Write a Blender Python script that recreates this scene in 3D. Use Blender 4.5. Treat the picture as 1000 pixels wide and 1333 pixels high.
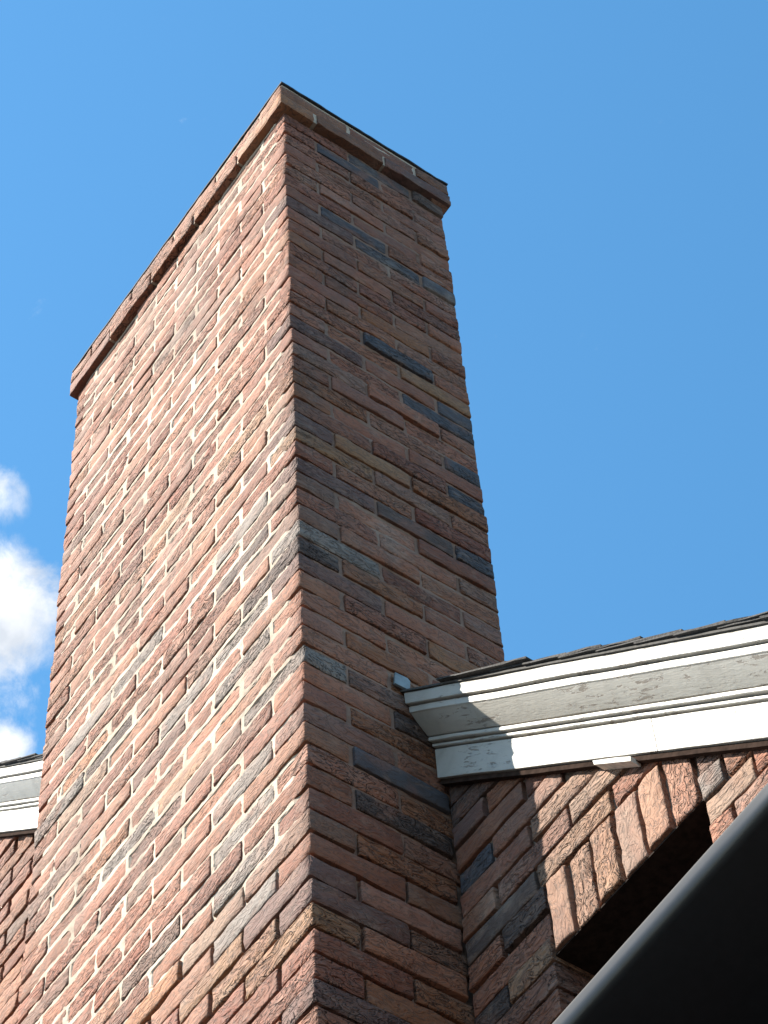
import bpy, bmesh, math, random
import numpy as np
from mathutils import Vector, Matrix, noise

# ------------------------------------------------------------------ basics
H = 0.11            # half brick module in metres; everything below is laid out in half bricks
Z0 = 7.08           # height of course joint number 0 above the ground
CO = 0.5876         # course height (in half bricks)
J = 0.09            # head joint (in half bricks)
JB = 0.076          # bed joint
W, D = 10.0, 5.0    # chimney width and depth
YW = 3.02           # plane of the gable wall
YF = 2.83           # front of the rake fascia
TOPROW = -24        # first course of the cap
CAM = dict(f=3518.5, yaw=-51.026, pitch=56.963, roll=-4.853, pos=(23.239, -16.655, -49.834))
SUN_EL = 46.0
SUN_DIR = Vector((-0.75, -1.0, 0)).normalized()      # horizontal direction towards the sun

def wp(x, y, z):
    return Vector((x * H, y * H, z * H + Z0))

sc = bpy.context.scene
for o in list(bpy.data.objects):
    bpy.data.objects.remove(o)
COL = sc.collection

# ------------------------------------------------------------------ camera
def cam_axes():
    y, p, r = (math.radians(CAM[k]) for k in ('yaw', 'pitch', 'roll'))
    fwd = Vector((math.sin(y) * math.cos(p), math.cos(y) * math.cos(p), math.sin(p)))
    right = Vector((math.cos(y), -math.sin(y), 0))
    up = right.cross(fwd)
    R2 = math.cos(r) * right + math.sin(r) * up
    U2 = -math.sin(r) * right + math.cos(r) * up
    return R2, U2, fwd
CR, CU, CF = cam_axes()
CPOS = Vector(CAM['pos'])
cam = bpy.data.cameras.new('camera')
camo = bpy.data.objects.new('camera', cam)
COL.objects.link(camo)
M = Matrix((CR, CU, -CF)).transposed().to_4x4()
M.translation = wp(*CPOS)
camo.matrix_world = M
cam.sensor_fit = 'VERTICAL'
cam.sensor_height = 24.0
cam.lens = CAM['f'] / 1333.0 * 24.0
cam.clip_start = 0.05
cam.clip_end = 6000
sc.camera = camo

def project(x, y, z):
    v = Vector((x, y, z)) - CPOS
    d = v.dot(CF)
    return 500 + CAM['f'] * v.dot(CR) / d, 666.5 - CAM['f'] * v.dot(CU) / d
def pix_dir(px, py):
    return (CR * ((px - 500) / CAM['f']) - CU * ((py - 666.5) / CAM['f']) + CF).normalized()
def pix_on(px, py, axis, val):
    d = pix_dir(px, py)
    return CPOS + d * ((val - CPOS[axis]) / d[axis])

# ------------------------------------------------------------------ sky, sun, exposure
world = bpy.data.worlds.new('World')
sc.world = world
world.use_nodes = True
wt = world.node_tree
wt.nodes.clear()
def wn(t, **k):
    n = wt.nodes.new(t)
    for a, b in k.items():
        setattr(n, a, b)
    return n
sky = wn('ShaderNodeTexSky', sky_type='NISHITA', sun_disc=False)
sky.sun_elevation = math.radians(SUN_EL)
sky.sun_rotation = math.atan2(SUN_DIR.x, SUN_DIR.y)
sky.altitude = 200
sky.air_density = 1.0
sky.dust_density = 0.1
sky.ozone_density = 1.2
geo = wn('ShaderNodeNewGeometry')
tc = wn('ShaderNodeTexCoord')
# fair weather clouds: soft patches scattered over the whole sky, torn up by noise
rnd = random.Random(5)
patches = [(pix_dir(-10, 795), 1.9, 1.0), (pix_dir(-70, 780), 2.2, 1.0), (pix_dir(0, 975), 0.9, 0.8), (pix_dir(0, 645), 0.9, 0.62), (pix_dir(-60, 930), 1.5, 0.6), (pix_dir(15, 900), 1.2, 0.36)]
for k in range(8):
    az = math.radians(rnd.uniform(0, 360)); el = math.radians(rnd.uniform(12, 60))
    d = Vector((math.cos(az) * math.cos(el), math.sin(az) * math.cos(el), math.sin(el)))
    if d.angle(CF) > math.radians(24):
        patches.append((d, rnd.uniform(4, 9), 1.0))
prev = None
for d, rad, s in patches:
    dp = wn('ShaderNodeVectorMath', operation='DOT_PRODUCT')
    wt.links.new(tc.outputs['Generated'], dp.inputs[0])
    dp.inputs[1].default_value = d
    mr = wn('ShaderNodeMapRange')
    mr.inputs['From Min'].default_value = math.cos(math.radians(rad))
    mr.inputs['From Max'].default_value = math.cos(math.radians(rad * 0.25))
    mr.inputs['To Max'].default_value = s
    wt.links.new(dp.outputs['Value'], mr.inputs['Value'])
    if prev is None:
        prev = mr.outputs[0]
    else:
        mx = wn('ShaderNodeMath', operation='MAXIMUM')
        wt.links.new(prev, mx.inputs[0]); wt.links.new(mr.outputs[0], mx.inputs[1])
        prev = mx.outputs[0]
cn = wn('ShaderNodeTexNoise')
cn.inputs['Scale'].default_value = 40
cn.inputs['Detail'].default_value = 9
cn.inputs['Roughness'].default_value = 0.66
cn.inputs['Distortion'].default_value = 0.35
wt.links.new(tc.outputs['Generated'], cn.inputs['Vector'])
ad = wn('ShaderNodeMath', operation='MULTIPLY_ADD')
wt.links.new(prev, ad.inputs[0]); ad.inputs[1].default_value = 0.75
wt.links.new(cn.outputs['Fac'], ad.inputs[2])
cr = wn('ShaderNodeMapRange', interpolation_type='SMOOTHSTEP')
cr.inputs['From Min'].default_value = 0.66
cr.inputs['From Max'].default_value = 1.16
wt.links.new(ad.outputs[0], cr.inputs['Value'])
mixc = wn('ShaderNodeMix', data_type='RGBA')
wt.links.new(cr.outputs[0], mixc.inputs[0])
hs = wn('ShaderNodeHueSaturation')
hs.inputs['Saturation'].default_value = 1.24
hs.inputs['Hue'].default_value = 0.487
wt.links.new(sky.outputs[0], hs.inputs['Color'])
wt.links.new(hs.outputs[0], mixc.inputs[6])
cn2 = wn('ShaderNodeTexNoise')
cn2.inputs['Scale'].default_value = 26
cn2.inputs['Detail'].default_value = 5
wt.links.new(tc.outputs['Generated'], cn2.inputs['Vector'])
cmix = wn('ShaderNodeMix', data_type='RGBA')
crm = wn('ShaderNodeMapRange')
crm.inputs['From Min'].default_value = 0.38; crm.inputs['From Max'].default_value = 0.62
wt.links.new(cn2.outputs['Fac'], crm.inputs['Value'])
wt.links.new(crm.outputs[0], cmix.inputs[0])
cmix.inputs[6].default_value = (2.55, 2.75, 3.05, 1)
cmix.inputs[7].default_value = (4.6, 4.65, 4.7, 1)
wt.links.new(cmix.outputs[2], mixc.inputs[7])
bg = wn('ShaderNodeBackground')
bg.inputs['Strength'].default_value = 0.11
wt.links.new(mixc.outputs[2], bg.inputs['Color'])
wo = wn('ShaderNodeOutputWorld')
wt.links.new(bg.outputs[0], wo.inputs['Surface'])

sl = bpy.data.lights.new('sun', 'SUN')
sl.energy = 5.0
sl.angle = math.radians(0.53)
sl.color = (1.0, 0.935, 0.82)
so = bpy.data.objects.new('sun', sl)
COL.objects.link(so)
sv = SUN_DIR * math.cos(math.radians(SUN_EL)) + Vector((0, 0, math.sin(math.radians(SUN_EL))))
so.rotation_euler = sv.to_track_quat('Z', 'Y').to_euler()
so.location = (0, 0, 30)

sc.view_settings.view_transform = 'Standard'
sc.view_settings.look = 'None'
sc.view_settings.gamma = 1.0
sc.view_settings.exposure = 1.45
sc.view_settings.use_curve_mapping = False
sc.cycles.use_denoising = True

# ------------------------------------------------------------------ materials
class NT:
    def __init__(self, name):
        self.m = bpy.data.materials.new(name)
        self.m.use_nodes = True
        self.t = self.m.node_tree
        self.b = self.t.nodes['Principled BSDF']
    def n(self, t, **k):
        x = self.t.nodes.new(t)
        for a, b in k.items():
            setattr(x, a, b)
        return x
    def l(self, a, b):
        self.t.links.new(a, b)
    def mix(self, fac, a, b, mode='MIX'):
        x = self.n('ShaderNodeMix', data_type='RGBA', blend_type=mode)
        for s, v in ((0, fac), (6, a), (7, b)):
            if hasattr(v, 'is_linked') or hasattr(v, 'links'):
                self.l(v, x.inputs[s])
            else:
                x.inputs[s].default_value = v
        return x.outputs[2]
    def ramp(self, v, a, b, c=0.0, d=1.0):
        x = self.n('ShaderNodeMapRange', interpolation_type='SMOOTHSTEP')
        self.l(v, x.inputs['Value'])
        for k, val in (('From Min', a), ('From Max', b), ('To Min', c), ('To Max', d)):
            x.inputs[k].default_value = val
        return x.outputs[0]
    def noise(self, vec, scale, detail=4, rough=0.55, dist=0.0):
        x = self.n('ShaderNodeTexNoise')
        self.l(vec, x.inputs['Vector'])
        x.inputs['Scale'].default_value = scale
        x.inputs['Detail'].default_value = detail
        x.inputs['Roughness'].default_value = rough
        x.inputs['Distortion'].default_value = dist
        return x.outputs['Fac']
    def math(self, op, a, b=None, c=None):
        x = self.n('ShaderNodeMath', operation=op)
        for i, v in enumerate((a, b, c)):
            if v is None: continue
            if hasattr(v, 'links'): self.l(v, x.inputs[i])
            else: x.inputs[i].default_value = v
        return x.outputs[0]
    def bump(self, h, strength, dist, prev=None):
        x = self.n('ShaderNodeBump')
        x.inputs['Strength'].default_value = strength
        x.inputs['Distance'].default_value = dist
        self.l(h, x.inputs['Height'])
        if prev is not None: self.l(prev, x.inputs['Normal'])
        return x.outputs['Normal']

def weather(k, geo, col):
    """soot and rain streaks running down the masonry, a little pale salt"""
    mp = k.n('ShaderNodeMapping')
    mp.inputs['Scale'].default_value = (1.0, 1.0, 0.22)
    k.l(geo.outputs['Position'], mp.inputs['Vector'])
    st = k.noise(mp.outputs[0], 5.5, 4, 0.6)
    col = k.mix(k.ramp(st, 0.47, 0.72, 0.0, 0.42), col, (0.115, 0.085, 0.07, 1))
    salt = k.noise(geo.outputs['Position'], 2.6, 5, 0.65)
    return k.mix(k.ramp(salt, 0.56, 0.72, 0.0, 0.35), col, (0.43, 0.34, 0.27, 1))
def brick_material(name, joined):
    k = NT(name)
    tc = k.n('ShaderNodeTexCoord')
    oi = k.n('ShaderNodeObjectInfo')
    if joined:
        at = k.n('ShaderNodeAttribute', attribute_name='tint')
        base = at.outputs['Color']
        vec = tc.outputs['Object']
    else:
        base = oi.outputs['Color']
        ml = k.math('MULTIPLY', oi.outputs['Random'], 37.0)
        cv = k.n('ShaderNodeCombineXYZ')
        k.l(ml, cv.inputs[0]); k.l(ml, cv.inputs[1]); k.l(ml, cv.inputs[2])
        va = k.n('ShaderNodeVectorMath', operation='ADD')
        k.l(tc.outputs['Object'], va.inputs[0]); k.l(cv.outputs[0], va.inputs[1])
        vec = va.outputs[0]
    geo = k.n('ShaderNodeNewGeometry')
    if joined:
        rough = k.ramp(k.noise(tc.outputs['Object'], 7, 1, 0.5), 0.35, 0.65, 0.4, 1.25)
    else:
        rough = k.ramp(oi.outputs['Random'], 0.0, 1.0, 0.4, 1.3)
    mp = k.n('ShaderNodeMapping')
    mp.inputs['Scale'].default_value = (1.0, 1.0, 2.1)
    k.l(vec, mp.inputs['Vector'])
    lv = mp.outputs[0]
    # bark like torn face: ridges running along the brick
    def ridged(v, scale, detail, dist):
        x = k.n('ShaderNodeTexNoise')
        x.noise_type = 'RIDGED_MULTIFRACTAL'
        x.normalize = True
        k.l(v, x.inputs['Vector'])
        x.inputs['Scale'].default_value = scale
        x.inputs['Detail'].default_value = detail
        x.inputs['Roughness'].default_value = 0.6
        x.inputs['Distortion'].default_value = dist
        return x.outputs['Fac']
    r1 = ridged(lv, 23, 2, 0.8)
    r2 = k.noise(lv, 25, 3, 0.55, 1.6)
    crack = k.ramp(k.math('ABSOLUTE', k.math('SUBTRACT', r2, 0.5)), 0.0, 0.055)
    grain = k.noise(vec, 120, 2, 0.5)
    coarse = k.noise(lv, 14, 4, 0.6, 0.8)
    patch = k.noise(vec, 17, 3, 0.6)
    # colour: fired mottling, dusty mortar bloom, small dark inclusions
    c1 = k.mix(k.ramp(patch, 0.3, 0.75, 0.0, 0.55), base, k.mix(1.0, base, (0.80, 0.62, 0.56, 1), 'MULTIPLY'))
    c2 = k.mix(k.ramp(coarse, 0.50, 0.72, 0.0, 0.42), c1, (0.29, 0.185, 0.135, 1))
    c3 = k.mix(k.ramp(grain, 0.6, 0.75, 0.0, 0.35), c2, (0.09, 0.07, 0.065, 1))
    fire = k.noise(vec, 11, 2, 0.5, 0.4)
    c3 = k.mix(k.ramp(fire, 0.52, 0.7, 0.0, 0.55), c3, (0.22, 0.10, 0.066, 1))
    c3 = weather(k, geo, c3)
    c4 = k.mix(k.ramp(crack, 0.0, 0.8, 0.55, 0.0), c3, (0.075, 0.052, 0.042, 1))
    k.l(c4, k.b.inputs['Base Color'])
    k.b.inputs['Roughness'].default_value = 0.82
    k.b.inputs['Specular IOR Level'].default_value = 0.24
    nb = k.bump(crack, 0.6, 0.0046)
    k.l(k.math('MULTIPLY', rough, 0.6), nb.node.inputs['Strength'])
    nb = k.bump(r1, 0.7, 0.009, nb)
    k.l(k.math('MULTIPLY', rough, 0.7), nb.node.inputs['Strength'])
    nb = k.bump(r2, 1.0, 0.015, nb)
    k.l(k.math('MULTIPLY', rough, 0.95), nb.node.inputs['Strength'])
    nb = k.bump(grain, 0.35, 0.0018, nb)
    k.l(nb, k.b.inputs['Normal'])
    return k.m

def mortar_material(name, col, col2):
    k = NT(name)
    tc = k.n('ShaderNodeTexCoord')
    v = tc.outputs['Object']
    big = k.noise(v, 3.0, 4, 0.6)
    fine = k.noise(v, 190, 5, 0.65)
    mid = k.noise(v, 45, 4, 0.6)
    c = k.mix(k.ramp(big, 0.35, 0.65), col, col2)
    c = k.mix(k.ramp(mid, 0.52, 0.75, 0, 0.45), c, (0.27, 0.20, 0.16, 1))
    c = k.mix(k.ramp(fine, 0.6, 0.75, 0, 0.5), c, (0.16, 0.13, 0.11, 1))
    c = weather(k, k.n('ShaderNodeNewGeometry'), c)
    k.l(c, k.b.inputs['Base Color'])
    k.b.inputs['Roughness'].default_value = 0.95
    k.b.inputs['Specular IOR Level'].default_value = 0.2
    nb = k.bump(mid, 0.7, 0.006)
    nb = k.bump(fine, 0.6, 0.002, nb)
    k.l(nb, k.b.inputs['Normal'])
    return k.m

def paint_material():
    k = NT('old_white_paint')
    tc = k.n('ShaderNodeTexCoord')
    mp = k.n('ShaderNodeMapping')
    ang = math.atan(0.93)
    mp.inputs['Rotation'].default_value = (0, -ang, 0)
    k.l(tc.outputs['Object'], mp.inputs['Vector'])
    mp2 = k.n('ShaderNodeMapping')
    mp2.inputs['Scale'].default_value = (1.0, 3.0, 8.0)
    k.l(mp.outputs[0], mp2.inputs['Vector'])
    v = mp2.outputs[0]
    flake = k.noise(v, 17, 7, 0.7, 0.5)
    gate = k.noise(mp.outputs[0], 4.5, 2, 0.5)
    chip = k.ramp(k.math('ADD', flake, k.math('MULTIPLY', gate, 0.45)), 0.835, 0.85)
    grain = k.noise(v, 60, 4, 0.6)
    dirt = k.noise(mp.outputs[0], 14, 5, 0.6)
    paint = k.mix(k.ramp(dirt, 0.45, 0.75, 0, 0.5), (0.40, 0.375, 0.335, 1), (0.25, 0.225, 0.195, 1))
    wood = k.mix(grain, (0.17, 0.14, 0.115, 1), (0.30, 0.26, 0.22, 1))
    k.l(k.mix(chip, paint, wood), k.b.inputs['Base Color'])
    k.b.inputs['Roughness'].default_value = 0.55
    inv = k.math('SUBTRACT', 1.0, chip)
    nb = k.bump(inv, 0.8, 0.0015)
    nb = k.bump(grain, 0.35, 0.0015, nb)
    nb = k.bump(dirt, 0.3, 0.004, nb)
    k.l(nb, k.b.inputs['Normal'])
    return k.m

def simple(name, col, rough=0.7, scale=40.0, var=0.25, bump=0.3, dist=0.002, metal=0.0, spec=0.5):
    k = NT(name)
    tc = k.n('ShaderNodeTexCoord')
    f = k.noise(tc.outputs['Object'], scale, 5, 0.6)
    dark = tuple(c * (1 - var) for c in col[:3]) + (1,)
    lite = tuple(min(1, c * (1 + var)) for c in col[:3]) + (1,)
    k.l(k.mix(k.ramp(f, 0.3, 0.7), dark, lite), k.b.inputs['Base Color'])
    k.b.inputs['Roughness'].default_value = rough
    k.b.inputs['Metallic'].default_value = metal
    k.b.inputs['Specular IOR Level'].default_value = spec
    if bump: k.l(k.bump(f, bump, dist), k.b.inputs['Normal'])
    return k.m

MAT = {
    'brick': brick_material('rough_faced_brick', False),
    'brickj': brick_material('rough_faced_brick_mass', True),
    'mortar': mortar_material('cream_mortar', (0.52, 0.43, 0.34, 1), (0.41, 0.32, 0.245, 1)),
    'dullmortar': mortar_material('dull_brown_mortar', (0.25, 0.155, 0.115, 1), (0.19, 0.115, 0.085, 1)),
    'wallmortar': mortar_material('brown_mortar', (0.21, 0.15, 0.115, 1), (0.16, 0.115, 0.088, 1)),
    'paint': paint_material(),
    'shingle': simple('asphalt_shingle', (0.05, 0.045, 0.042), 0.95, 220, 0.5, 0.6, 0.003),
    'lead': simple('grey_flashing', (0.20, 0.225, 0.235), 0.6, 30, 0.25, 0.25, 0.003, 0.2),
    'black': simple('black_paint', (0.005, 0.005, 0.006), 0.45, 60, 0.25, 0.05, 0.0006, 0.0, 0.35),
    'darkwood': simple('dark_stained_wood', (0.035, 0.022, 0.017), 1.0, 50, 0.35, 0.3, 0.002, 0.0, 0.03),
    'shadesteel': simple('shade_dark_steel', (0.022, 0.014, 0.011), 0.95, 60, 0.4, 0.2, 0.001, 0.0, 0.1),  # near-black, puts shade into the colour of the soldier soffit
    'glass': simple('dark_window_glass', (0.01, 0.011, 0.013), 0.06, 5, 0.1, 0.0),
    'concrete': simple('dark_asphalt', (0.05, 0.05, 0.048), 0.9, 6, 0.2, 0.4, 0.004),
    'stonewood': simple('weathered_shim', (0.62, 0.58, 0.52), 0.8, 60, 0.2, 0.4, 0.002),
    'darkmetal': simple('dark_weathered_metal', (0.045, 0.048, 0.055), 0.85, 40, 0.4, 0.3, 0.003, 0.0, 0.2),
    'ridge': simple('roof_underlay', (0.06, 0.055, 0.05), 0.95, 80, 0.3, 0.3, 0.003),
}

# ------------------------------------------------------------------ object helpers
def obj(name, mesh, mat=None, parent=None, smooth=False):
    if mat is not None and not mesh.materials:
        mesh.materials.append(mat)
    if smooth:
        mesh.polygons.foreach_set('use_smooth', [True] * len(mesh.polygons))
    o = bpy.data.objects.new(name, mesh)
    COL.objects.link(o)
    if parent is not None:
        o.parent = parent
    return o
def empty(name, loc, label, cat, group=None):
    o = bpy.data.objects.new(name, None)
    o.location = loc
    o['label'] = label; o['category'] = cat
    if group: o['group'] = group
    COL.objects.link(o)
    return o
def mesh_from(name, verts, faces):
    m = bpy.data.meshes.new(name)
    m.from_pydata([tuple(v) for v in verts], [], faces)
    m.update()
    return m
def rebase(o, root):
    """world placed child of a root empty"""
    o.parent = root
    o.matrix_parent_inverse = Matrix.Translation(-root.location)

# ------------------------------------------------------------------ ground
g = mesh_from('ground', [(-900, -900, 0), (900, -900, 0), (900, 900, 0), (-900, 900, 0)], [(0, 1, 2, 3)])
go = obj('ground', g, MAT['concrete'])
go['kind'] = 'structure'
go['label'] = 'dark asphalt ground below the house'

# ------------------------------------------------------------------ bricks
def us(n, e):
    """grid stations with a narrow margin at both ends"""
    return [0.0, e] + [e + (1 - 2 * e) * i / (n - 2) for i in range(1, n - 2)] + [1 - e, 1.0]

SMOOTH = [None, set()]
def shade(m):
    m.polygons.foreach_set('use_smooth', SMOOTH[0])
    for e in m.edges:
        if e.vertices[0] in SMOOTH[1] and e.vertices[1] in SMOOTH[1]:
            e.use_edge_sharp = True
def brick_geo(lx, ly, lz, seed, side=False, nu=9, nv=5, amp=1.0, coarse=False):
    """Torn-face brick. Local frame: x along the length (0..lx), face at y = 0 looking to -y, z up (0..lz).
    side=True: the +x end is a torn face too (a corner brick). Metres."""
    verts, faces, idx = [], [], {}
    off = Vector((seed * 3.17 % 91, seed * 7.31 % 83, seed * 1.93 % 71))
    e_x, e_z = 0.0035 / lx, 0.0035 / lz
    U = us(nu, e_x) if not coarse else [0, 0.5, 1]
    EDGE = 0.0017
    V = us(nv, e_z) if not coarse else [0, 1]
    Y = (us(6, 0.0035 / ly) if not coarse else [0, 1]) if side else [0.0, 1.0]
    def relief(p, u, v):
        a = noise.noise(Vector((p.x * 20, p.y * 20, p.z * 55)) + off) * 0.0030
        a += noise.noise(Vector((p.x * 60, p.y * 60, p.z * 120)) + off) * 0.0024
        edge = min(u, 1 - u, v, 1 - v)
        return a * amp, edge
    def put(p, nrm_y, nrm_x, u, v, yv):
        key = (round(p.x, 6), round(p.y, 6), round(p.z, 6))
        if key in idx: return idx[key]
        q = p.copy()
        j = Vector((noise.noise(p * 70 + off + Vector((9, 0, 0))), 0, noise.noise(Vector((p.x * 28, p.y * 28, p.z * 60)) + off + Vector((0, 9, 0)))))
        on_front = abs(p.y) < 1e-6
        on_side = side and abs(p.x - lx) < 1e-6
        if on_front or on_side:
            q.z += j.z * 0.0011 * amp
            if on_front and not on_side: q.x += j.x * 0.0014 * amp
            if on_side and not on_front: q.y += j.x * 0.0035 * amp
            a, _ = relief(p, u, v)
            drop = 0.0
            if v <= 0 or v >= 1: drop += EDGE
            if on_front:
                d2 = drop + (EDGE if (u <= 0 or (u >= 1)) else 0)
                q.y += -a + d2
            if on_side:
                d2 = drop + (EDGE if (yv <= 0 or yv >= 1) else 0)
                q.x += a - d2
        idx[key] = len(verts)
        verts.append(q)
        return idx[key]
    def P(u, y, v):
        return put(Vector((u * lx, y * ly, v * lz)), 0, 0, u, v, y)
    for i in range(len(U) - 1):                     # torn front
        for k in range(len(V) - 1):
            faces.append((P(U[i], 0, V[k]), P(U[i + 1], 0, V[k]), P(U[i + 1], 0, V[k + 1]), P(U[i], 0, V[k + 1])))
    for i in range(len(U) - 1):                     # bed and top
        for m in range(len(Y) - 1):
            faces.append((P(U[i], Y[m + 1], 0), P(U[i + 1], Y[m + 1], 0), P(U[i + 1], Y[m], 0), P(U[i], Y[m], 0)))
            faces.append((P(U[i], Y[m], 1), P(U[i + 1], Y[m], 1), P(U[i + 1], Y[m + 1], 1), P(U[i], Y[m + 1], 1)))
    for k in range(len(V) - 1):                     # ends
        for m in range(len(Y) - 1):
            faces.append((P(0, Y[m + 1], V[k]), P(0, Y[m], V[k]), P(0, Y[m], V[k + 1]), P(0, Y[m + 1], V[k + 1])))
            faces.append((P(1, Y[m], V[k]), P(1, Y[m + 1], V[k]), P(1, Y[m + 1], V[k + 1]), P(1, Y[m], V[k + 1])))
    nf = (len(U) - 1) * (len(V) - 1)
    ne = (len(V) - 1) * (len(Y) - 1) * 2
    SMOOTH[0] = [i < nf or (side and i >= len(faces) - ne and (i - (len(faces) - ne)) % 2 == 1) for i in range(len(faces))]
    SMOOTH[1] = {idx[k] for k in idx if side and abs(k[0] - round(lx, 6)) < 1e-6 and abs(k[1]) < 1e-6}
    return verts, faces

VAR = {}
def brick_mesh(kind, lx, ly, lz, rng, side=False, nvar=10):
    i = rng.randrange(nvar)
    key = (kind, round(lx, 4), i)
    if key not in VAR:
        nu = max(5, int(round(lx / 0.024)) + 1)
        v, f = brick_geo(lx, ly, lz, hash((len(VAR) * 13 + 5)) % 997, side, nu, 5)
        m = mesh_from('brick', v, f)
        m.materials.append(MAT['brick'])
        shade(m)
        VAR[key] = m
    return VAR[key]

PALETTE = [  # fired clay colours and their share
    ((0.42, 0.255, 0.185), 28), ((0.39, 0.235, 0.18), 24), ((0.45, 0.295, 0.22), 16), ((0.35, 0.205, 0.16), 12),
    ((0.40, 0.275, 0.225), 12), ((0.34, 0.265, 0.235), 5), ((0.45, 0.29, 0.18), 4), ((0.27, 0.225, 0.21), 3), ((0.36, 0.19, 0.14), 4)]
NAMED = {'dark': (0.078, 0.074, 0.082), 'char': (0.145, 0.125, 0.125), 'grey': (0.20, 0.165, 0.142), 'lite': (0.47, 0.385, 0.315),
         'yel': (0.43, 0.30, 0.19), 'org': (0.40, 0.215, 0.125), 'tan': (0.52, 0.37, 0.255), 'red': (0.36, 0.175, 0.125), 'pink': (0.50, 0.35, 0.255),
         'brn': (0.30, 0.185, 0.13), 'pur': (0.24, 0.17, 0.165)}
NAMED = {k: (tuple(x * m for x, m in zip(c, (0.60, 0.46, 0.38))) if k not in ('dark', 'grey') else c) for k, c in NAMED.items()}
def pick_colour(rng):
    t = rng.uniform(0, sum(w for _, w in PALETTE))
    for c, w in PALETTE:
        t -= w
        if t <= 0: break
    s = rng.uniform(0.80, 1.2)
    return tuple(min(1, x * s * k * rng.uniform(0.97, 1.03)) for x, k in zip(c, (0.63, 0.435, 0.345)))

# colours read from the photograph, by the brick they fall on
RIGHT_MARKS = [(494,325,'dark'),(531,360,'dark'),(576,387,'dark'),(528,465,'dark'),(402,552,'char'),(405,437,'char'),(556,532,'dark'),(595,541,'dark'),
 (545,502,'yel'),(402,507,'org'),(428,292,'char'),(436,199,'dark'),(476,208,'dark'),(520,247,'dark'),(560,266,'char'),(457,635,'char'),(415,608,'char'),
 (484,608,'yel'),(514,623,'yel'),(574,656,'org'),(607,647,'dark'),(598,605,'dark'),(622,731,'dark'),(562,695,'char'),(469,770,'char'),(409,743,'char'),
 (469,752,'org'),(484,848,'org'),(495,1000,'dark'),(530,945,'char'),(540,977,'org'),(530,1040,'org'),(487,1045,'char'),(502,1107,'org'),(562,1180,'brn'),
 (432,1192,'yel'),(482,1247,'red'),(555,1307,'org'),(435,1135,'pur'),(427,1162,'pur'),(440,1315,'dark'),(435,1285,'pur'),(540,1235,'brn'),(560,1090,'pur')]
LEFT_MARKS = [(324,680,'grey'),(298,750,'char'),(333,701,'grey'),(340,763,'char'),(370,719,'grey'),(334,788,'grey'),(345,833,'grey'),(291,851,'char'),
 (310,871,'char'),(260,884,'grey'),(348,901,'grey'),(334,996,'grey'),(340,1044,'grey'),(299,1160,'grey'),(345,1151,'grey'),(299,1225,'grey'),
 (347,1236,'tan'),(262,1289,'yel'),(299,1243,'tan'),(300,1185,'lite'),(99,963,'grey'),(129,921,'grey'),(135,1007,'lite'),(173,867,'grey'),(72,1062,'grey'),
 (91,1033,'grey'),(156,955,'char'),(185,1073,'grey'),(200,696,'yel'),(240,1010,'tan'),(300,600,'tan')]
WALL_MARKS = [(614,1133,'dark'),(686,1176,'char'),(672,1190,'char'),(693,1255,'tan'),(650,1298,'char'),(765,1035,'lite'),(932,1025,'grey'),(960,1035,'lite'),
 (735,1035,'pink'),(730,1100,'tan'),(30,1095,'org'),(620,1050,'pur'),(600,1060,'char'),(590,1040,'char')]
def marks(lst, axis, val):
    out = []
    for px, py, n in lst:
        p = pix_on(px, py, axis, val)
        out.append((p, NAMED[n]))
    return out
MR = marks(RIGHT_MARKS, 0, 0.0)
ML = marks(LEFT_MARKS, 1, 0.0)
MW = marks(WALL_MARKS, 1, YW)
def marked(mk, a_axis, a0, a1, z0, z1, soft=False):
    for p, c in mk:
        if soft and max(c) < 0.2: c = NAMED['pur']
        if a0 <= p[a_axis] <= a1 and z0 <= p.z <= z1:
            return c
    return None

# --- joined mass of the bricks that are too small or outside the picture
class Mass:
    def __init__(self):
        self.v, self.f, self.c = [], [], []
    def add(self, mat, lx, ly, lz, col, seed, side):
        v, f = brick_geo(lx, ly, lz, seed, side, 6, 4, 1.0, coarse=False) if self.fine else brick_geo(lx, ly, lz, seed, side, amp=0.5, coarse=True)
        b = len(self.v)
        self.v += [mat @ p for p in v]
        self.f += [tuple(b + i for i in q) for q in f]
        self.c += [col] * len(f)
    fine = True
    def build(self, name, parent_root, parent):
        m = mesh_from(name, self.v, self.f)
        at = m.color_attributes.new('tint', 'FLOAT_COLOR', 'CORNER')
        arr = np.ones((len(m.loops), 4), dtype=np.float32)
        counts = np.array([p.loop_total for p in m.polygons])
        arr[:, :3] = np.repeat(np.array(self.c, dtype=np.float32), counts, axis=0)
        at.data.foreach_set('color', arr.ravel())
        o = obj(name, m, MAT['brickj'], parent, smooth=True)
        o.matrix_parent_inverse = Matrix.Translation(-parent_root.location)
        o['kind'] = 'stuff'
        return o

def poly_area(pts):
    return abs(sum(pts[i][0] * pts[(i + 1) % len(pts)][1] - pts[(i + 1) % len(pts)][0] * pts[i][1] for i in range(len(pts)))) / 2
def seen_area(corners):
    """pixel area inside the frame of a face given in half-brick coordinates"""
    pts = [project(*c) for c in corners]
    cx = sum(p[0] for p in pts) / 4; cy = sum(p[1] for p in pts) / 4
    inside = sum(1 for p in pts if -8 < p[0] < 1008 and -8 < p[1] < 1341) + (1 if 0 < cx < 1000 and 0 < cy < 1333 else 0)
    return poly_area(pts) * inside / 5.0

RZ90 = Matrix.Rotation(math.pi / 2, 4, 'Z')
def zr(x):                      # bottom edge of the rake fascia
    return -12.03 - 0.93 * x

rng = random.Random(21)
chimney = empty('brick_chimney', wp(0, 0, 0) * 1.0, 'tall rough-faced brick chimney with a projecting cap, standing against the gable wall', 'chimney')
chimney.location = Vector((-W / 2 * H, 2.5 * H, 0))

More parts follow.
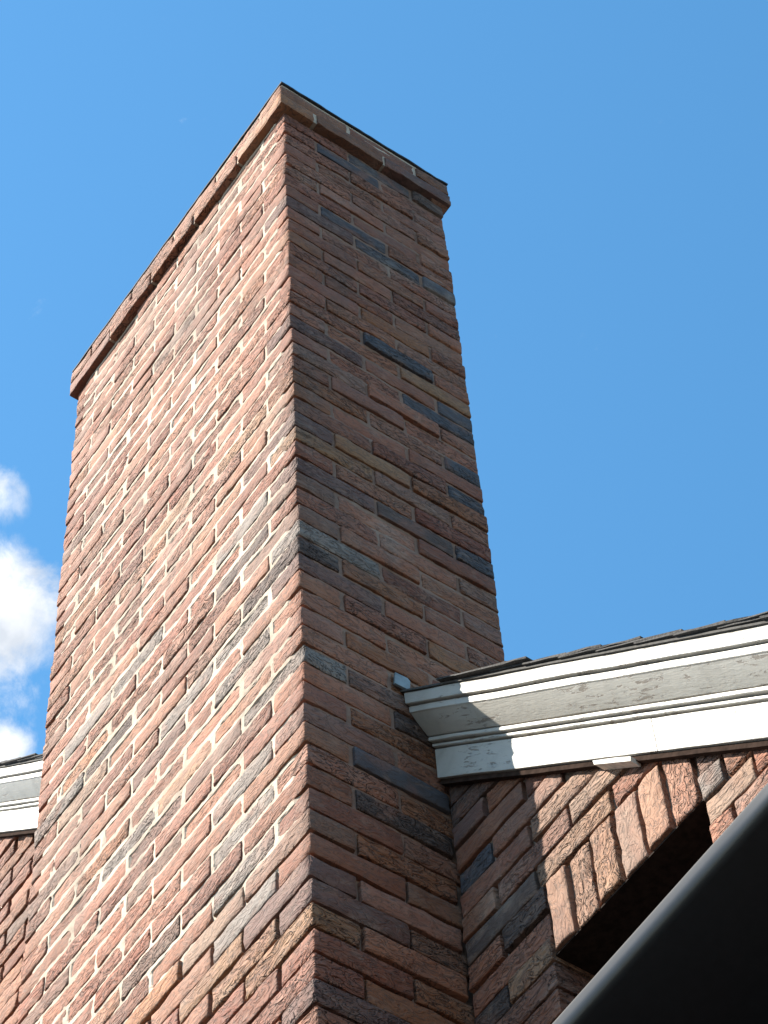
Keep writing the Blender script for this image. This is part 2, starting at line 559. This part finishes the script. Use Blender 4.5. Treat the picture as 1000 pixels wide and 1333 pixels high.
jj = J / 2
jb = JB / 2
specs = []   # (matrix, kind, lx, ly, lz, colour, side, area, group)
def jit(s=0.003):
    return rng.uniform(-s, s)
def chimney_row(r, x0, x1, y0, y1, proj_out=0.0, full=True, bucket='shaft'):
    """one course r (joint r on top, joint r+1 below) round the plan x0..x1, y0..y1"""
    zt, zb = -CO * r - jb, -CO * (r + 1) + jb
    lz = (zt - zb) * H
    even = (r % 2 == 0)
    n_x = int(round(x1 - x0)); sx = (x1 - x0) / n_x
    n_y = int(round(y1 - y0)); sy = (y1 - y0) / n_y
    # front face, bricks listed from the right corner to the left
    first = 1 if even else 2
    cuts = [0, first]
    while cuts[-1] < n_x: cuts.append(min(n_x, cuts[-1] + 2))
    for i in range(len(cuts) - 1):
        a, b = x1 - cuts[i + 1] * sx, x1 - cuts[i] * sx
        wob = rng.uniform(-0.025, 0.025)
        a2, b2 = a + (jj if cuts[i + 1] < n_x else 0), b - (jj if i > 0 else 0)
        side = (i == 0)
        ly = (0.9 if not side else ((2 - J / 1) if even else (1 - J / 1)) * 1.0 * sy) * H
        if side: ly = ((2 if even else 1) * sy - jj) * H
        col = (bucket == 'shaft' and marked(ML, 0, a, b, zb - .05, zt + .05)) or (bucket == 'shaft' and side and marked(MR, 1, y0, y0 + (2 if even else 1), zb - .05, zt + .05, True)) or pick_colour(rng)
        A = seen_area([(a2, y0, zb), (b2, y0, zb), (b2, y0, zt), (a2, y0, zt)])
        if side:
            A += seen_area([(x1, y0, zb), (x1, y0 + 1, zb), (x1, y0 + 1, zt), (x1, y0, zt)])
        p = wp(a2, y0, zb) + Vector((0, jit(), jit(0.0012)))
        mat = Matrix.Translation(p)
        specs.append((mat, 'c' if side else 's', (b2 - a2) * H, ly, lz, col, side, A, bucket))
    # right face, from the front corner back
    first = 2 if even else 1
    cuts = [0, first]
    while cuts[-1] < n_y: cuts.append(min(n_y, cuts[-1] + 2))
    for i in range(1, len(cuts) - 1):
        a, b = y0 + cuts[i] * sy, y0 + cuts[i + 1] * sy
        if a >= YW - 0.15 and zt < zr(x1) + 1.5:
            continue                                   # inside the house
        a2, b2 = a + jj, b - (jj if cuts[i + 1] < n_y else 0)
        if abs(b - YW) < 0.15 and zt < zr(x1) + 1.5: b2 = YW + 0.03       # runs up against the wall
        col = (bucket == 'shaft' and marked(MR, 1, a, b, zb - .05, zt + .05)) or pick_colour(rng)
        if bucket == 'cap': col = rng.choice([NAMED['char'], NAMED['brn'], NAMED['pur'], col])
        A = seen_area([(x1, a2, zb), (x1, b2, zb), (x1, b2, zt), (x1, a2, zt)])
        mat = Matrix.Translation(wp(x1, a2, zb) + Vector((jit(0.0048), 0, jit(0.0012)))) @ RZ90
        specs.append((mat, 's', (b2 - a2) * H, 0.9 * H, lz, col, False, A, bucket))
    # left side and back, never in the picture but there
    if full:
        k = y0 + (1 if even else 0.2) * sy
        while k < y1 - 0.3:
            b = min(y1, k + 2 * sy)
            if not (k > YW - 0.2 and zt < zr(x0) + 1.5):
                mat = Matrix.Translation(wp(x0, b - jj, zb)) @ Matrix.Rotation(-math.pi / 2, 4, 'Z')
                specs.append((mat, 's', (b - k - J) * H, 0.9 * H, lz, pick_colour(rng), False, -1, bucket))
            k = b
        if zb > zr(x0) - 4:
            k = x0 + (0.05 if even else 1.05)
            while k < x1 - 0.3:
                b = min(x1 - 0.05, k + 2)
                mat = Matrix.Translation(wp(b - jj, y1, zb)) @ Matrix.Rotation(math.pi, 4, 'Z')
                specs.append((mat, 's', (b - k - J) * H, 0.9 * H, lz, pick_colour(rng), False, -1, bucket))
                k = b

LASTROW = int((Z0 / H) / CO)      # down to the ground
for r in range(TOPROW + 2, LASTROW):
    chimney_row(r, -W + jj * 2, 0.0, 0.0, D - jj * 2)
OV1, OV2 = 0.18, 0.15
chimney_row(TOPROW + 1, -W + jj * 2 - OV1, OV1, -OV1, D - jj * 2 + OV1, bucket='cap')
chimney_row(TOPROW, -W + jj * 2 - OV2, OV2, -OV2, D - jj * 2 + OV2, bucket='cap')

# --- mortar body: ragged sheet between the bricks
def mortar_sheet(verts, faces, p0, du, L, nrm, row_lo, row_hi, recess, first):
    """ragged mortar face: flush at the joints, well back behind the bricks. Rows row_hi (top) .. row_lo (bottom)"""
    nu = int(round(L * 12))
    zs = []
    for r in range(row_hi, row_lo + 1):
        for o in (0.0, 0.045, 0.085, 0.15, CO / 2, CO - 0.15, CO - 0.085, CO - 0.045):
            zs.append((-CO * r - o, r))
    base = len(verts)
    for z, r in zs:
        for i in range(nu + 1):
            p = Vector(p0) + Vector(du) * (L * i / nu)
            s = abs(p.x) if abs(du[0]) > 0.5 else p.y            # distance from the corner
            q = Vector((p.x, p.y, z))
            db = min(abs(-CO * r - z), abs(-CO * (r + 1) - z))
            odd_first = first(r)
            t = (s - odd_first) % 2
            dh = min(t, 2 - t) if s > 0.6 else 9
            dist = min(db, dh)
            wide = (0.080 if abs(du[0]) > 0.5 else 0.066) + 0.035 * noise.noise(q * 1.7) + 0.03 * noise.noise(q * 5.3)
            jr, br = recess(p.x, p.y, z)
            n1 = noise.noise(q * 2.6 + Vector((3, 1, 7))) * 0.014 + noise.noise(q * 7.0) * 0.012
            w = sstep(wide, wide + 0.06, dist)
            d = (jr + n1) * (1 - w) + br * w
            near_corner = min(abs(p.x) + abs(p.y), abs(p.x - X0) + abs(p.y))
            if near_corner < 0.35: d = max(d, 0.10 - 0.25 * max(0, near_corner - 0.12))
            q -= Vector(nrm) * d
            verts.append(wp(*q))
    for k in range(len(zs) - 1):
        for i in range(nu):
            a = base + k * (nu + 1) + i
            faces.append((a, a + nu + 1, a + nu + 2, a + 1))
def sstep(a, b, x):
    t = max(0, min(1, (x - a) / (b - a)))
    return t * t * (3 - 2 * t)
def chim_recess(x, y, z):
    n = -z / CO
    deep = sstep(23.5, 27.5, n + 2.2 * noise.noise(Vector((x * 0.5, y * 0.5, z * 0.5 + 7))))
    patch = 0.02 * noise.noise(Vector((x * 0.35 + 4, y * 0.5, z * 0.3)))
    return ((0.008 if y < 0.02 else 0.045) + patch) * (1 - deep) + 0.125 * deep, 0.085 + 0.06 * deep
X0, Y1 = -W + jj * 2, D - jj * 2
mv, mf = [], []
zlo_vis = -CO * 41 + 0.1
ztop = -CO * TOPROW
zc = -CO * (TOPROW + 2)
X0, Y1 = -W + jj * 2, D - jj * 2
mortar_sheet(mv, mf, (X0, 0, 0), (1, 0, 0), W - jj * 2 - 0.1, (0, -1, 0), 40, TOPROW + 2, chim_recess, lambda r: 1 if r % 2 == 0 else 0)
n_left = len(mf)
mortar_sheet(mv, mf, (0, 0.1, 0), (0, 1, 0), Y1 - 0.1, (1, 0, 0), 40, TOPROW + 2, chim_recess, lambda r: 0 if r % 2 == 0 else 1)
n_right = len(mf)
def box_faces(verts, faces, a, b):
    base = len(verts)
    for z in (a[2], b[2]):
        for x, y in ((a[0], a[1]), (b[0], a[1]), (b[0], b[1]), (a[0], b[1])):
            verts.append(wp(x, y, z))
    for q in ((3, 2, 1, 0), (4, 5, 6, 7), (0, 1, 5, 4), (1, 2, 6, 5), (2, 3, 7, 6), (3, 0, 4, 7)):
        faces.append(tuple(base + i for i in q))
GZ = -Z0 / H
box_faces(mv, mf, (X0 + 0.1, 0.26, GZ), (-0.26, Y1 - 0.1, zc))
box_faces(mv, mf, (X0 + 0.1, 0.13, GZ), (-0.13, 0.24, zlo_vis + .01))
box_faces(mv, mf, (-0.25, 0.245, GZ), (-0.13, YW, zlo_vis + .01))
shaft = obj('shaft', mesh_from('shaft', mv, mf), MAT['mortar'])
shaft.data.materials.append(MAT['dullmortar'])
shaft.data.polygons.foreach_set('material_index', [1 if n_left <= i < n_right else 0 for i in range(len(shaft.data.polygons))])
shaft['label'] = 'cream mortar body of the chimney shaft between its bricks'
rebase(shaft, chimney)
# cap body with a mortar wash on top
cv, cf = [], []
box_faces(cv, cf, (X0 - OV1 + 0.035, -OV1 + 0.035, zc + 0.075), (OV1 - 0.035, Y1 + OV1 - 0.035, zc + CO))
box_faces(cv, cf, (X0 - OV2 + 0.035, -OV2 + 0.035, zc + CO + 0.002), (OV2 - 0.035, Y1 + OV2 - 0.035, ztop - 0.02))
def wash(verts, faces):
    a = (X0 - OV2 + 0.03, -OV2 + 0.03, OV2 - 0.03, Y1 + OV2 - 0.03)
    n = 40
    rings = []
    for inset, z in ((0, ztop - 0.03), (0.01, ztop + 0.10), (1.3, ztop + 0.27)):
        ring = []
        x0, y0, x1, y1 = a[0] + inset, a[1] + inset, a[2] - inset, a[3] - inset
        per = []
        for i in range(n): per.append((x0 + (x1 - x0) * i / n, y0))
        for i in range(n // 2): per.append((x1, y0 + (y1 - y0) * i / (n // 2)))
        for i in range(n): per.append((x1 - (x1 - x0) * i / n, y1))
        for i in range(n // 2): per.append((x0, y1 - (y1 - y0) * i / (n // 2)))
        for x, y in per:
            q = Vector((x, y, z))
            wob = noise.noise(q * 2.3) * 0.05 + noise.noise(q * 6) * 0.03
            if z < ztop: wob = 0
            ring.append(len(verts)); verts.append(wp(x, y, z + wob))
        rings.append(ring)
    for r0, r1 in zip(rings, rings[1:]):
        m = len(r0)
        for i in range(m):
            faces.append((r0[i], r0[(i + 1) % m], r1[(i + 1) % m], r1[i]))
    faces.append(tuple(rings[-1]))
wash(cv, cf)
cap = obj('cap', mesh_from('cap', cv, cf), MAT['mortar'])
cap['label'] = 'mortar body and weathered wash of the chimney cap'
rebase(cap, chimney)

# thin dark weathering sheet lapped over the top course
tv, tf = [], []
def sheet_edge():
    x0, y0, x1, y1 = X0 - OV2 - 0.01, -OV2 - 0.01, OV2 + 0.02, Y1 + OV2 + 0.02
    ring = []
    for i in range(60): ring.append((x0 + (x1 - x0) * i / 60, y0))
    for i in range(30): ring.append((x1, y0 + (y1 - y0) * i / 30))
    for i in range(60): ring.append((x1 - (x1 - x0) * i / 60, y1))
    for i in range(30): ring.append((x0, y1 - (y1 - y0) * i / 30))
    m = len(ring)
    for lvl, (ins, dz) in enumerate(((0.0, 0.085), (0.0, 0.15), (0.30, 0.19), (0.30, 0.16))):
        for x, y in ring:
            cx = min(max(x, x0 + ins), x1 - ins); cy = min(max(y, y0 + ins), y1 - ins)
            q = Vector((cx, cy, 0))
            w = noise.noise(q * 1.4) * 0.012 + noise.noise(q * 5) * 0.012
            tv.append(wp(cx + w, cy + w, ztop + dz + w))
    for l in range(4):
        for i in range(m):
            a, b = l * m + i, l * m + (i + 1) % m
            c, d = ((l + 1) % 4) * m + (i + 1) % m, ((l + 1) % 4) * m + i
            tf.append((a, b, c, d))
sheet_edge()
ts = obj('cap_flashing', mesh_from('cap_flashing', tv, tf), MAT['darkmetal'])
ts['label'] = 'thin dark weathered metal edging along the top of the chimney cap'
rebase(ts, chimney)

# --- pick the bricks that show largest as parts of their own
cand = sorted([s for s in specs if s[7] > 12 and s[8] == 'shaft'], key=lambda s: -s[7])
capc = [s for s in specs if s[7] > 4 and s[8] == 'cap']
single = cand[:300 - len(capc)] + capc
sid = set(id(s) for s in single)
vr = random.Random(3)
for s in single:
    mat, kind, lx, ly, lz, col, side, A, bucket = s
    me = brick_mesh(kind + ('e' if side and ly > 0.15 else ''), lx, ly, lz, vr, side, 14)
    o = obj('brick', me, None, cap if bucket == 'cap' else shaft)
    o.matrix_basis = mat                       # shaft and cap carry world coordinates
    o.color = (*col, 1)
mass = Mass()
for k, s in enumerate(specs):
    if id(s) in sid: continue
    mat, kind, lx, ly, lz, col, side, A, bucket = s
    mass.fine = A > 0
    mass.add(mat, lx, ly, lz, col, k * 7 + 3, side)
mass.build('brickwork', chimney, chimney)['label'] = 'smaller bricks high up and round the back of the chimney'

# ------------------------------------------------------------------ house: gable wall
XP, XE = -22.0, 20.0                 # ridge and right eave
XL = 2 * XP - XE
def rake(x):
    return zr(x) if x >= XP else zr(2 * XP - x)
COSR = 1 / math.sqrt(1 + 0.93 ** 2)
WX0, WX1, WZ1, WZ0 = 2.17, 5.84, -18.47, -31.0      # window opening
house = empty('brick_house', Vector((0, 3.0, 0)), 'brick house gable with a white painted rake cornice sloping down behind the chimney', 'house')
wv, wf = [], []
def gable_piece(x0, x1, z0, z1=None, y0=YW + 0.34, y1=YW + 2.2):
    b = len(wv)
    t0, t1 = (rake(x0) + 1.9, rake(x1) + 1.9) if z1 is None else (z1, z1)
    for y in (y0, y1):
        for x, z in ((x0, z0), (x1, z0), (x1, t1), (x0, t0)):
            wv.append(wp(x, y, z))
    for q in ((0, 1, 2, 3), (7, 6, 5, 4), (0, 4, 5, 1), (1, 5, 6, 2), (2, 6, 7, 3), (3, 7, 4, 0)):
        wf.append(tuple(b + i for i in q))
gable_piece(XL, XP, GZ)
gable_piece(XP, WX0 - 0.14, GZ)
gable_piece(WX0 - 0.13, WX1 + 0.13, WZ1)
gable_piece(WX0 - 0.13, WX1 + 0.13, GZ, WZ0)
gable_piece(WX1 + 0.14, XE, GZ)
def wall_sheet(x0, x1, zlo, zcap=None):
    nu = max(4, int((x1 - x0) / 0.12)); nz = 150 if zlo < -15 else 60
    base = len(wv)
    for i in range(nu + 1):
        x = x0 + (x1 - x0) * i / nu
        zt = rake(x) + 1.0
        for k in range(nz + 1):
            z = zlo + (zt - zlo) * k / nz
            q = Vector((x, YW, z))
            d = 0.115 + noise.noise(q * 2.1) * 0.05 + noise.noise(q * 6) * 0.025
            wv.append(wp(x, YW + d, z))
    for i in range(nu):
        for k in range(nz):
            a = base + i * (nz + 1) + k
            wf.append((a, a + nz + 1, a + nz + 2, a + 1))
wall_sheet(0.02, WX0 - 0.05, -24.0)
wall_sheet(WX0 - 0.05, WX1 + 0.05, WZ1 + 0.14)
wall_sheet(WX1 + 0.05, 10.5, -25.0)
wall_sheet(-21.5, -10.0, -6.5)
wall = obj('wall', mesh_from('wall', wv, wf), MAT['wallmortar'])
rebase(wall, house)

wspecs = []
WO = 0.12
wr = random.Random(77)
def wall_brick(a, b, r, area_ok=True):
    zt, zb = -CO * r + WO - jb, -CO * (r + 1) + WO + jb
    cx = (a + b) / 2
    if min(zt - rake(a), zt - rake(b)) > 1.3 or b - a < 0.3:
        return
    # bricks that run up behind the cornice stay below the roof
    if max(zt - rake(a), zt - rake(b)) > 1.85:
        return
    col = marked(MW, 0, a, b, zb - .06, zt + .06) or pick_colour(wr)
    A = 0
    if (cx > 0 or cx < -14.5) and zb < rake(cx) + 0.1:
        A = seen_area([(a, YW, zb), (b, YW, zb), (b, YW, zt), (a, YW, zt)])
    mat = Matrix.Translation(wp(a + jj, YW, zb) + Vector((0, wr.uniform(-.004, .004), wr.uniform(-.0015, .0015))))
    wspecs.append((mat, 'w', (b - a - J) * H, 0.85 * H, (zt - zb) * H, col, A))
rows_to_ground = int((Z0 / H + 0.12) / CO)
for r in range(-22, rows_to_ground):
    par = 1 if r % 2 else 2
    zt = -CO * r + WO
    # right of the chimney
    cuts = [0.02] + [par + 2 * k for k in range(0, 12) if par + 2 * k < XE] + [XE]
    for a, b in zip(cuts, cuts[1:]):
        if r < 29 or zt < WZ0:
            wall_brick(a, b, r)
        else:
            if a < WX0 - 0.4: wall_brick(a, WX0 + 0.03 if b > WX0 - 0.4 else b, r)
    if r >= 29 and zt >= WZ0:
        f = 6.42 if r % 2 else 7.0
        k = f
        wall_brick(WX1, f, r)
        while k < XE - 0.3:
            wall_brick(k, min(k + 2, XE), r); k += 2
    # left of the chimney
    k = -10.0 if par == 1 else -11.0
    while k > XL:
        wall_brick(max(k - 2, XL), k, r); k -= 2
big = sorted([s for s in wspecs if s[6] > 30], key=lambda s: -s[6])[:290]
bid = set(id(s) for s in big)
for s in big:
    mat, kind, lx, ly, lz, col, A = s
    o = obj('brick', brick_mesh(kind, lx, ly, lz, vr, False, 10), None, wall)
    o.matrix_basis = mat
    o.color = (*col, 1)
wm = Mass(); wm.fine = False
for k, s in enumerate(wspecs):
    if id(s) not in bid:
        mat, kind, lx, ly, lz, col, A = s
        wm.add(mat, lx, ly, lz, col, k * 5 + 1, False)
wm.build('brickwork', house, house)['label'] = 'rest of the house brickwork'
# soldier course over the window
sx = [2.19, 2.76, 3.34, 3.95, 4.56, 5.17, 5.82]
scol = ['tan', 'tan', 'pink', 'lite', 'pink', 'pink']
for i in range(6):
    a, b = sx[i] + 0.045, sx[i + 1] - 0.045
    zb = WZ1 - 0.04 + (0.0, -0.04, 0.015, -0.02, 0.01, -0.03)[i]
    zt = -CO * 29 + WO - jj
    lz = (b - a) * H
    v, f = brick_geo((zt - zb) * H, 0.95 * H, lz, 300 + i * 17, False, 12, 6, 1.25)
    me = mesh_from('brick', v, f)
    me.polygons.foreach_set('use_smooth', SMOOTH[0])
    o = obj('brick', me, MAT['brick'], wall)
    o.matrix_basis = Matrix.Translation(wp(b, YW + (-0.02, 0.01, -0.03, 0.0, -0.02, 0.01)[i], zb)) @ Matrix.Rotation(-math.pi / 2, 4, 'Y')
    c = NAMED[scol[i]]
    o.color = (*[x * wr.uniform(.95, 1.08) for x in c], 1)

# ------------------------------------------------------------------ window in the opening
def box_mesh(name, a, b, bev=0.0):
    v, f = [], []
    box_faces(v, f, a, b)
    m = mesh_from(name, v, f)
    bm = bmesh.new(); bm.from_mesh(m)
    bmesh.ops.recalc_face_normals(bm, faces=bm.faces)
    if bev:
        bmesh.ops.bevel(bm, geom=bm.edges[:], offset=bev, segments=2, affect='EDGES', profile=0.6)
    bm.to_mesh(m); bm.free()
    return m
yf = YW + 0.98
window = obj('window', box_mesh('window', (WX0 + 0.03, yf, WZ1 - 0.34), (WX1 - 0.03, yf + 0.9, WZ1 - 0.01), 0.004), MAT['darkwood'])
window['label'] = 'dark stained window frame set back under the lintel'
rebase(window, house)
def sub(name, m, mat, parent):
    o = obj(name, m, mat, parent)
    return o
sub('frame', box_mesh('frame', (WX0 + 0.03, yf, WZ0), (WX0 + 0.36, yf + 0.9, WZ1 - 0.345), 0.004), MAT['darkwood'], window)
sub('frame', box_mesh('frame', (WX1 - 0.36, yf, WZ0), (WX1 - 0.03, yf + 0.9, WZ1 - 0.345), 0.004), MAT['darkwood'], window)
sub('sill', box_mesh('sill', (WX0 - 0.1, YW - 0.35, WZ0 - 0.3), (WX1 + 0.1, yf + 0.9, WZ0 - 0.005), 0.004), MAT['darkwood'], window)
sub('pane', box_mesh('pane', (WX0 + 0.365, yf + 0.4, WZ0 + 0.005), (WX1 - 0.365, yf + 0.45, WZ1 - 0.35)), MAT['glass'], window)

lintel = obj('lintel', box_mesh('lintel', (WX0 - 0.12, YW + 0.05, WZ1 - 0.085), (WX1 + 0.12, YW + 1.0, WZ1 - 0.05)), MAT['shadesteel'])  # added plate, its near-black colour stands in for shade under the soldiers
lintel['label'] = 'steel plate under the upright bricks, added near-black for their shaded underside'
rebase(lintel, house)
# ------------------------------------------------------------------ rake cornice
def extrude_rake(name, prof, xa, xb, seed, wave=0.006, n=60):
    """prof: closed list of (out, up) seen in section; plumb cut at both ends"""
    v, f = [], []
    m = len(prof)
    for i in range(n + 1):
        x = xa + (xb - xa) * i / n
        w1 = noise.noise(Vector((x * 0.6, seed, 0))) * wave * 2
        for j, (o_, u_) in enumerate(prof):
            w2 = noise.noise(Vector((x * 2.2, seed + j * 3.1, 5))) * wave
            front = 1 if o_ > 0.05 else 0
            v.append(wp(x, YW - o_ - (w1 + w2) * front, rake(x) + (u_ + (w1 + w2) * 0.6) / COSR))
    for i in range(n):
        for j in range(m):
            a, b = i * m + j, i * m + (j + 1) % m
            f.append((a, b, b + m, a + m))
    f.append(tuple(range(m - 1, -1, -1)))
    f.append(tuple(n * m + j for j in range(m)))
    me = mesh_from(name, v, f)
    bm = bmesh.new(); bm.from_mesh(me)
    bmesh.ops.recalc_face_normals(bm, faces=bm.faces)
    bm.to_mesh(me); bm.free()
    return me
cyma = []
for i in range(15):
    t = i / 14
    o_ = 0.325 + 0.345 * t
    u_ = 0.82 + 0.31 * (t - 0.035 * math.sin(math.pi * t))
    cyma.append((o_, u_))
PROF = {
    'crown': [(0.02, 0.82)] + cyma + [(0.69, 1.14), (0.70, 1.15), (0.705, 1.262), (0.695, 1.272), (0.02, 1.272)],
    'shade_strip': [(0.03, -0.10), (0.13, -0.10), (0.135, -0.006), (0.03, -0.006)],  # section of the added dark strip below the fascia
    'fascia_board': [(0.03, 0.0), (0.185, 0.0), (0.19, 0.008), (0.19, 0.595), (0.182, 0.605), (0.03, 0.605)],
    'bead': [(0.03, 0.632), (0.225, 0.632), (0.242, 0.645), (0.242, 0.685), (0.23, 0.698), (0.03, 0.698)],
    'bed_molding': [(0.03, 0.718), (0.30, 0.718), (0.315, 0.73), (0.318, 0.785), (0.305, 0.798), (0.03, 0.798)],
    'drip_board': [(0.03, 1.296), (0.765, 1.296), (0.778, 1.306), (0.795, 1.50), (0.782, 1.535), (0.03, 1.535)],
}
def cornice(xa, xb, label, seed, n):
    top = obj('rake_cornice', extrude_rake('rake_cornice', PROF['crown'], xa, xb, seed, n=n), MAT['paint'])
    top['label'] = label
    rebase(top, house)
    for j, k in enumerate(('fascia_board', 'bead', 'bed_molding', 'drip_board')):
        if k == 'fascia_board' and xa > 0:            # two lengths of board butted together
            obj(k, extrude_rake(k, PROF[k], xa, 5.35, seed + 47, n=50), MAT['paint'], top)
            obj(k, extrude_rake(k, PROF[k], 5.368, xb, seed + 58, n=80), MAT['paint'], top)
        else:
            obj(k, extrude_rake(k, PROF[k], xa, xb, seed + 20 * j + 7, n=n), MAT['paint'], top)
    obj('shade_strip', extrude_rake('shade_strip', PROF['shade_strip'], xa, xb, seed + 3, n=n), MAT['darkwood'], top)  # added dark wood strip standing in for the shadow under the fascia
    return top
cornice(0.035, XE - 0.2, 'white flaking cornice right of the chimney, its upper end in shadow', 1.0, 120)
cornice(XP + 0.02, X0 - 0.03, 'white cornice left of the chimney, all in sun', 50.0, 80)
cornice(XL + 0.2, XP - 0.02, 'white cornice on the far slope of the gable', 90.0, 30)

# small things at the cornice
p = pix_on(805, 993, 1, YW - 0.1)
v, f = [], []
for i, (dx, up) in enumerate(((-0.40, -0.24), (0.40, -0.26), (0.42, -0.12), (0.1, -0.10), (-0.42, -0.11))):
    for y in (YW - 0.24, YW - 0.03):
        v.append(wp(p.x + dx, y, rake(p.x + dx) + up * 0.8))
m_ = 5
for i in range(m_):
    a, b = 2 * i, 2 * ((i + 1) % m_)
    f.append((a, a + 1, b + 1, b))
f.append(tuple(2 * i for i in range(m_))); f.append(tuple(2 * i + 1 for i in range(m_ - 1, -1, -1)))
shim = obj('shim', mesh_from('shim', v, f), MAT['stonewood'])
shim['label'] = 'small pale wooden shim under the fascia'
rebase(shim, house)

# ------------------------------------------------------------------ roof
rv, rf = [], []
YB = YW + 70
def roof_side(xa, xb):
    b = len(rv)
    for y in (YW - 0.825, YB):
        for x, u in ((xa, 1.545), (xb, 1.545), (xb, 1.585), (xa, 1.585)):
            rv.append(wp(x, y, rake(x) + u / COSR))
    for q in ((0, 1, 2, 3), (7, 6, 5, 4), (0, 4, 5, 1), (1, 5, 6, 2), (2, 6, 7, 3), (3, 7, 4, 0)):
        rf.append(tuple(b + i for i in q))
roof_side(XP, XE + 1.5)
roof_side(XL - 1.5, XP)
roof = obj('roof', mesh_from('roof', rv, rf), MAT['ridge'])
roof['label'] = 'dark shingled roof above the cornice'
rebase(roof, house)
# shingle ends along the rake
sr = random.Random(8)
sl_dir = Vector((1, 0, -0.93)).normalized()
sl_nrm = Vector((0.93, 0, 1)).normalized()
def shingle(xc, lift, L, wdt):
    """one shingle lying down the slope, its upper end tucked under the next course"""
    v, f = [], []
    n = 6
    yfr = YW - 0.85 - sr.uniform(0.0, 0.09)
    for i in range(n + 1):
        s = L * i / n
        c = Vector((xc, 0, rake(xc))) + sl_dir * s
        curl = 0.02 * (i / n) ** 2 * sr.uniform(0.6, 1.6)
        for (yy, th) in ((yfr + sr.uniform(-.015, .015), 0), (yfr + sr.uniform(-.015, .015), 0.032), (yfr + wdt, 0.032), (yfr + wdt, 0)):
            q = c + sl_nrm * (1.592 + lift * (i / n) + curl + th)
            v.append(wp(q.x, yy, q.z))
    for i in range(n):
        for j in range(4):
            a, b = 4 * i + j, 4 * i + (j + 1) % 4
            f.append((a, b, b + 4, a + 4))
    f.append((3, 2, 1, 0)); f.append(tuple(4 * n + j for j in range(4)))
    me = mesh_from('shingle', v, f)
    bm = bmesh.new(); bm.from_mesh(me); bmesh.ops.recalc_face_normals(bm, faces=bm.faces); bm.to_mesh(me); bm.free()
    return obj('shingle', me, MAT['shingle'], roof)
x = XP + 0.2
while x < XE:
    if not (-W - 0.6 < x < -0.9):
        L = 2.5
        if x < -W and x + L * 0.74 > X0: L = (X0 - x) / 0.74
        shingle(max(x, 0.04) if x > -1 else x, 0.055, max(L, .3), 3.0)
    x += 0.86
# ------------------------------------------------------------------ flashing against the chimney
fp = pix_on(524, 888, 0, 0.06)
v = []
pts = [(0, 0), (0.34, 0.02), (0.36, 0.30), (0.30, 0.36), (0.02, 0.34)]
for t in (0.03, 0.075):
    for a, b in pts:
        v.append(wp(t + 0.03 * b, fp.y - 0.19 + a, fp.z - 0.18 + b))
n = len(pts)
f = [tuple(range(n - 1, -1, -1)), tuple(range(n, 2 * n))] + [(i, (i + 1) % n, n + (i + 1) % n, n + i) for i in range(n)]
fl = obj('flashing', mesh_from('flashing', v, f), MAT['lead'])
fl['label'] = 'small bent grey metal flashing where cornice meets chimney'
rebase(fl, house)

# ------------------------------------------------------------------ black canopy below the window lintel
YC = 0.75
A_, B_ = pix_on(720, 1333, 1, YC), pix_on(1000, 1020, 1, YC)
tilt = (B_.z - A_.z) / (B_.x - A_.x)
canopy = empty('canopy', wp(6.0, YC + 1, -Z0 / H), 'smooth black canopy with a rounded front rail, crossing the bottom right corner', 'canopy')
canopy.location = wp(8.0, YC + 0.9, A_.z - 1.0)
def canopy_x(name, sec, xa, xb, mat, smooth=True):
    v, f = [], []
    m = len(sec)
    for x in (xa, xb):
        for y, z in sec:
            v.append(wp(x, y, z + A_.z + tilt * (x - A_.x)))
    for j in range(m):
        f.append((j, (j + 1) % m, (j + 1) % m + m, j + m))
    f.append(tuple(range(m - 1, -1, -1))); f.append(tuple(range(m, 2 * m)))
    me = mesh_from(name, v, f)
    bm = bmesh.new(); bm.from_mesh(me); bmesh.ops.recalc_face_normals(bm, faces=bm.faces); bm.to_mesh(me); bm.free()
    for p in me.polygons: p.use_smooth = smooth and len(p.vertices) == 4
    o = obj(name, me, mat)
    rebase(o, canopy)
    return o
def round_poly(pts, rad, n=8):
    """rounded corners on a closed polygon of (y, z)"""
    out = []
    m = len(pts)
    for i in range(m):
        p0, p1, p2 = (Vector(pts[k % m]) for k in (i - 1, i, i + 1))
        r = rad[i]
        a = (p0 - p1).normalized(); b = (p2 - p1).normalized()
        t = min(r, (p0 - p1).length * .49, (p2 - p1).length * .49)
        A, B = p1 + a * t, p1 + b * t
        for k in range(n + 1):
            s = k / n
            out.append(tuple(A * (1 - s) ** 2 + p1 * 2 * s * (1 - s) + B * s * s))
    return out
# section of the front rail: upright face, rounded into a flat underside
rail = round_poly([(YC - 0.02, 0.05), (YC - 0.02, -0.30), (YW - 0.13, -0.92), (YW - 0.13, -0.80), (YC + 0.42, -0.26), (YC + 0.42, 0.05)], [0.10, 0.15, 0.02, 0.02, 0.05, 0.05])
canopy_x('hood', rail, 2.9, 24.0, MAT['black'])
canopy_x('top_panel', [(YC + 0.43, -0.03), (YW - 0.125, 0.30), (YW - 0.125, 0.40), (YC + 0.43, 0.07)], 2.95, 23.9, MAT['black'], False)
canopy_x('wall_rail', [(YW - 0.115, -1.7), (YW - 0.04, -1.7), (YW - 0.04, 0.5), (YW - 0.115, 0.5)], 2.95, 23.9, MAT['black'], False)
